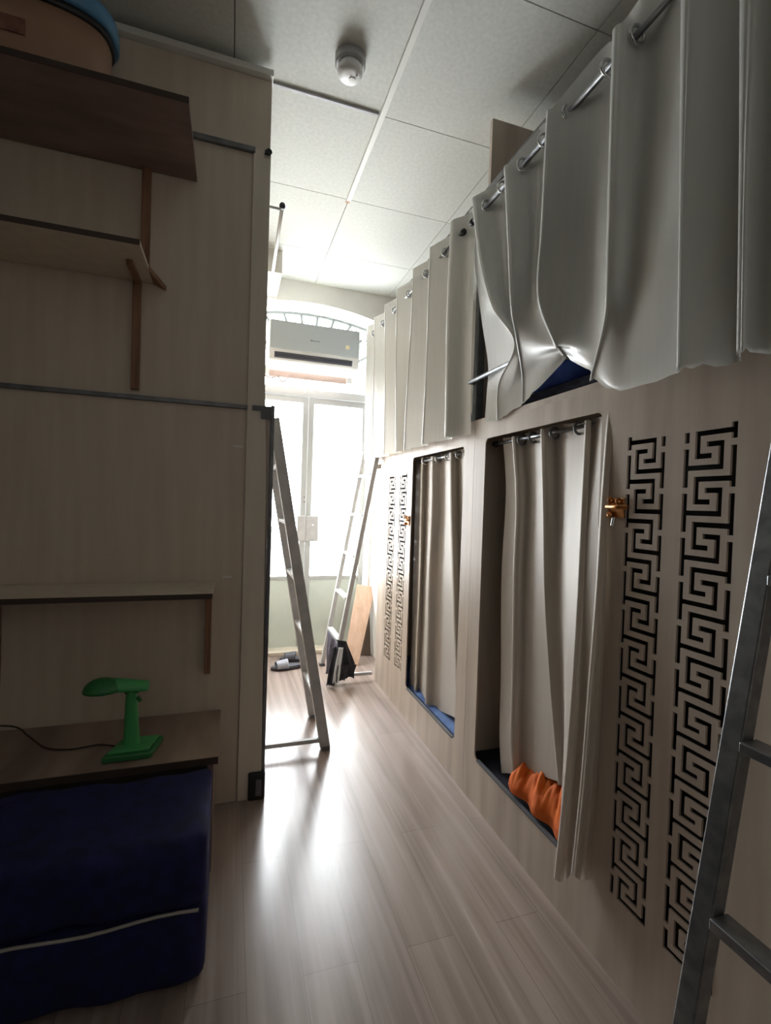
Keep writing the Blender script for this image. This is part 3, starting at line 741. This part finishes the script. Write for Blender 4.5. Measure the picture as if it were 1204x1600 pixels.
MB().box(.815, .845, ay-.0095, ay-.008, z0+.168, z0+.196).build('sticker', M['sticker'], ac)
lg = MB()
for k, w in enumerate((.012, .008, .009, .007, .008, .007, .008)): lg.box(.545+k*.0105, .545+k*.0105+w*.8, ay-.0092, ay-.008, z0+.192, z0+.199 if k else z0+.202)
lg.build('maker_mark', M['grayp'], ac)
acb = MB().box(X0-.03, .93, EY-.02, EY-.001, 2.22, 2.30)
tag(acb.build('mounting_board', M['acboard'], bevel=.003), 'pale pink wooden board fixed below the air conditioner', 'board')
cbl = MB().tube(catmull([V(.18, 3.8, 2.235), V(.26, 3.79, 2.19), (V(.32, 3.79, 2.205)), V(.36, 3.8, 2.17), V(.40, 3.8, 2.2), V(.42, 3.82, 2.24)], 6), .006, 8)
tag(cbl.build('drain_hose', M['acboard'], smooth=True), 'pale looping hose under the air conditioner board', 'hose')
for p in ((.24, 2.24), (.9, 2.24)): MB().box(p[0]-.02, p[0]+.02, EY-.05, EY-.02, p[1]-.02, p[1]+.05).build('wall_bracket', M['acw'], ac)
MB().box(x0+.05, x1-.05, ay+.2, EY-.02, z0+.1, z1-.05).build('back_plate', M['acw'], ac)

# ------------------------------------------------------------------ smoke detector, ceiling trunking
dx, dy = .405, 1.875
sd = thing('smoke_detector', 'round white smoke detector on the ceiling', 'smoke detector', (dx, dy, CZ))
MB().lathe([(0, 0), (.06, 0), (.06, -.03), (.054, -.036), (0, -.036)], (dx, dy, CZ), 40).build('base', M['gpaint'], sd, smooth=False)
MB().lathe([(0, -.036), (.048, -.036), (.050, -.058), (.044, -.072), (.03, -.078), (0, -.079)], (dx, dy, CZ), 40).build('cover', M['acw'], sd, smooth=True)
MB().lathe([(0, -.078), (.014, -.078), (.014, -.082), (0, -.083)], (dx+.01, dy+.005, CZ), 20).build('test_button', M['trunk'], sd)
MB().lathe([(0, -.078), (.004, -.078), (.004, -.081), (0, -.081)], (dx+.022, dy-.02, CZ), 10).build('indicator', M['grayp'], sd)
tk = MB().box(.592, .618, -1.2, 2.73, CZ-.014, CZ-.0005).build('cable_trunking', M['trunk'], bevel=.002)
tag(tk, 'long white plastic cable trunking running lengthwise along the ceiling', 'cable trunking')
for dxx in (.598, .612): MB().tube([(dxx, 2.73, CZ-.007), (dxx-.002, 2.755, CZ-.006)], .004, 6).build('cable_end', M['brass'], tk)
tag(MB().box(-1.2, .588, 2.085, 2.10, CZ-.011, CZ-.0005).build('cable_trunking', M['gpaint'], bevel=.002), 'short grey cable trunking crossing the ceiling above the partition', 'cable trunking')

# ------------------------------------------------------------------ board and shade panel, clothes, slippers by the door
def leaning(name, m, a, b, c_, d, th, label):
    mb = MB(); n = (Vector(b)-Vector(a)).cross(Vector(d)-Vector(a)).normalized(); mb.poly([a, b, c_, d], n*th)
    return tag(mb.build(name, m, bevel=.002), label, 'board')
br = onz(559, 1040, .003); bl = Vector((br.x-.11, br.y+.04, .003)); tr_ = ony(586, 917, 3.80); tl_ = Vector((tr_.x-.15, 3.83, tr_.z+.02))
leaning('leaning_panel', M['peachboard'], bl, br, tr_, tl_, -.018, 'peach coloured board leaning beside the far ladder against the end wall')
leaning('leaning_panel', M['dbrown'], Vector((1.02, 3.74, .003)), Vector((1.12, 3.70, .003)), Vector((1.125, 3.82, .53)), Vector((1.05, 3.845, .53)), -.015, 'dark brown panel standing for the shade behind the peach coloured board')  # dark panel added to paint the shaded wedge beside the peach board

# clothes draped over the foot of the far ladder
cl = thing('jacket', 'black and grey jacket with white stripe draped over ladder foot', 'jacket', (.70, 3.25, 0))
def patch(name, m, corners, amp, seed, n=18, parent=cl):
    a, b, c_, d = [Vector(q) for q in corners]; nrm = (b-a).cross(d-a).normalized(); mb = MB(); rows = []
    for i in range(n+1):
        u = i/n; row = []
        for j in range(n+1):
            w = j/n; p = (a*(1-u)+b*u)*(1-w)+(d*(1-u)+c_*u)*w
            p += nrm*amp*(math.sin(11*u+seed)+.5*math.sin(19*u+5*w+seed*2))*(.3+w); p.z += .006*math.sin(23*u+seed)*w
            p.z = max(.006, p.z); row.append(p)
        rows.append(row)
    mb.grid(rows); return mb.build(name, m, parent, smooth=True, thick=.006)
def W_(px, py, y): return ony(px, py, y)
patch('lining', M['greycloth'], (W_(512, 985, 3.30), W_(529, 1008, 3.16), W_(521, 1052, 3.14), W_(508, 1052, 3.25)), .008, 1)
patch('sleeve', M['blackcloth'], (W_(519, 1010, 3.19), W_(532, 1012, 3.14), W_(521, 1070, 3.10), W_(510, 1070, 3.14)), .01, 2)
patch('stripe', M['whitestripe'], (W_(529, 1012, 3.13), W_(536, 1012, 3.12), W_(529, 1066, 3.10), W_(519, 1067, 3.10)), .004, 3)
patch('body', M['blackcloth'], (W_(527, 1000, 3.17), W_(541, 1002, 3.2), W_(556, 1042, 3.2), W_(529, 1058, 3.12)), .008, 4)
patch('hem', M['blackcloth'], (W_(528, 1040, 3.11), W_(556, 1038, 3.2), W_(549, 1058, 3.16), W_(524, 1066, 3.09)), .012, 6)

def slipper(loc, rz, label, strapm):
    t = thing('slipper', label, 'slipper', loc, 'slide slippers by the door'); t.rotation_euler = (0, 0, rz)
    def place(mb, name, m, **k):
        o = mb.build(name, m, None, **k); o.parent = t; return o
    out = []
    for k in range(28):
        a = 2*PI*k/28; x = .13*math.cos(a); w = .043+.008*math.cos(a); out.append((x, w*math.sin(a)*(1 if abs(math.sin(a)) > .3 else 1), 0))
    place(MB().poly(out, (0, 0, .022)), 'sole', M['soledark'], bevel=.006)
    place(MB().poly([(p[0]*.93, p[1]*.9, .0225) for p in out], (0, 0, .004)), 'insole', M['strapd'])
    rows = []
    for i in range(9):
        x = .005+.085*i/8; rows.append([Vector((x, .05*math.cos(a), .018+(.052-.012*i/8)*math.sin(a))) for a in [PI*k/12 for k in range(13)]])
    place(MB().grid(rows), 'strap', strapm, smooth=True, thick=.004)
    return t
slipper((.44, 3.56, 0), PI+.12, 'grey-strapped slide slipper nearest the ladder foot', M['strap'])
slipper((.52, 3.72, 0), PI-.2, 'dark slide slipper behind the grey-strapped one, by the door', M['strapd'])
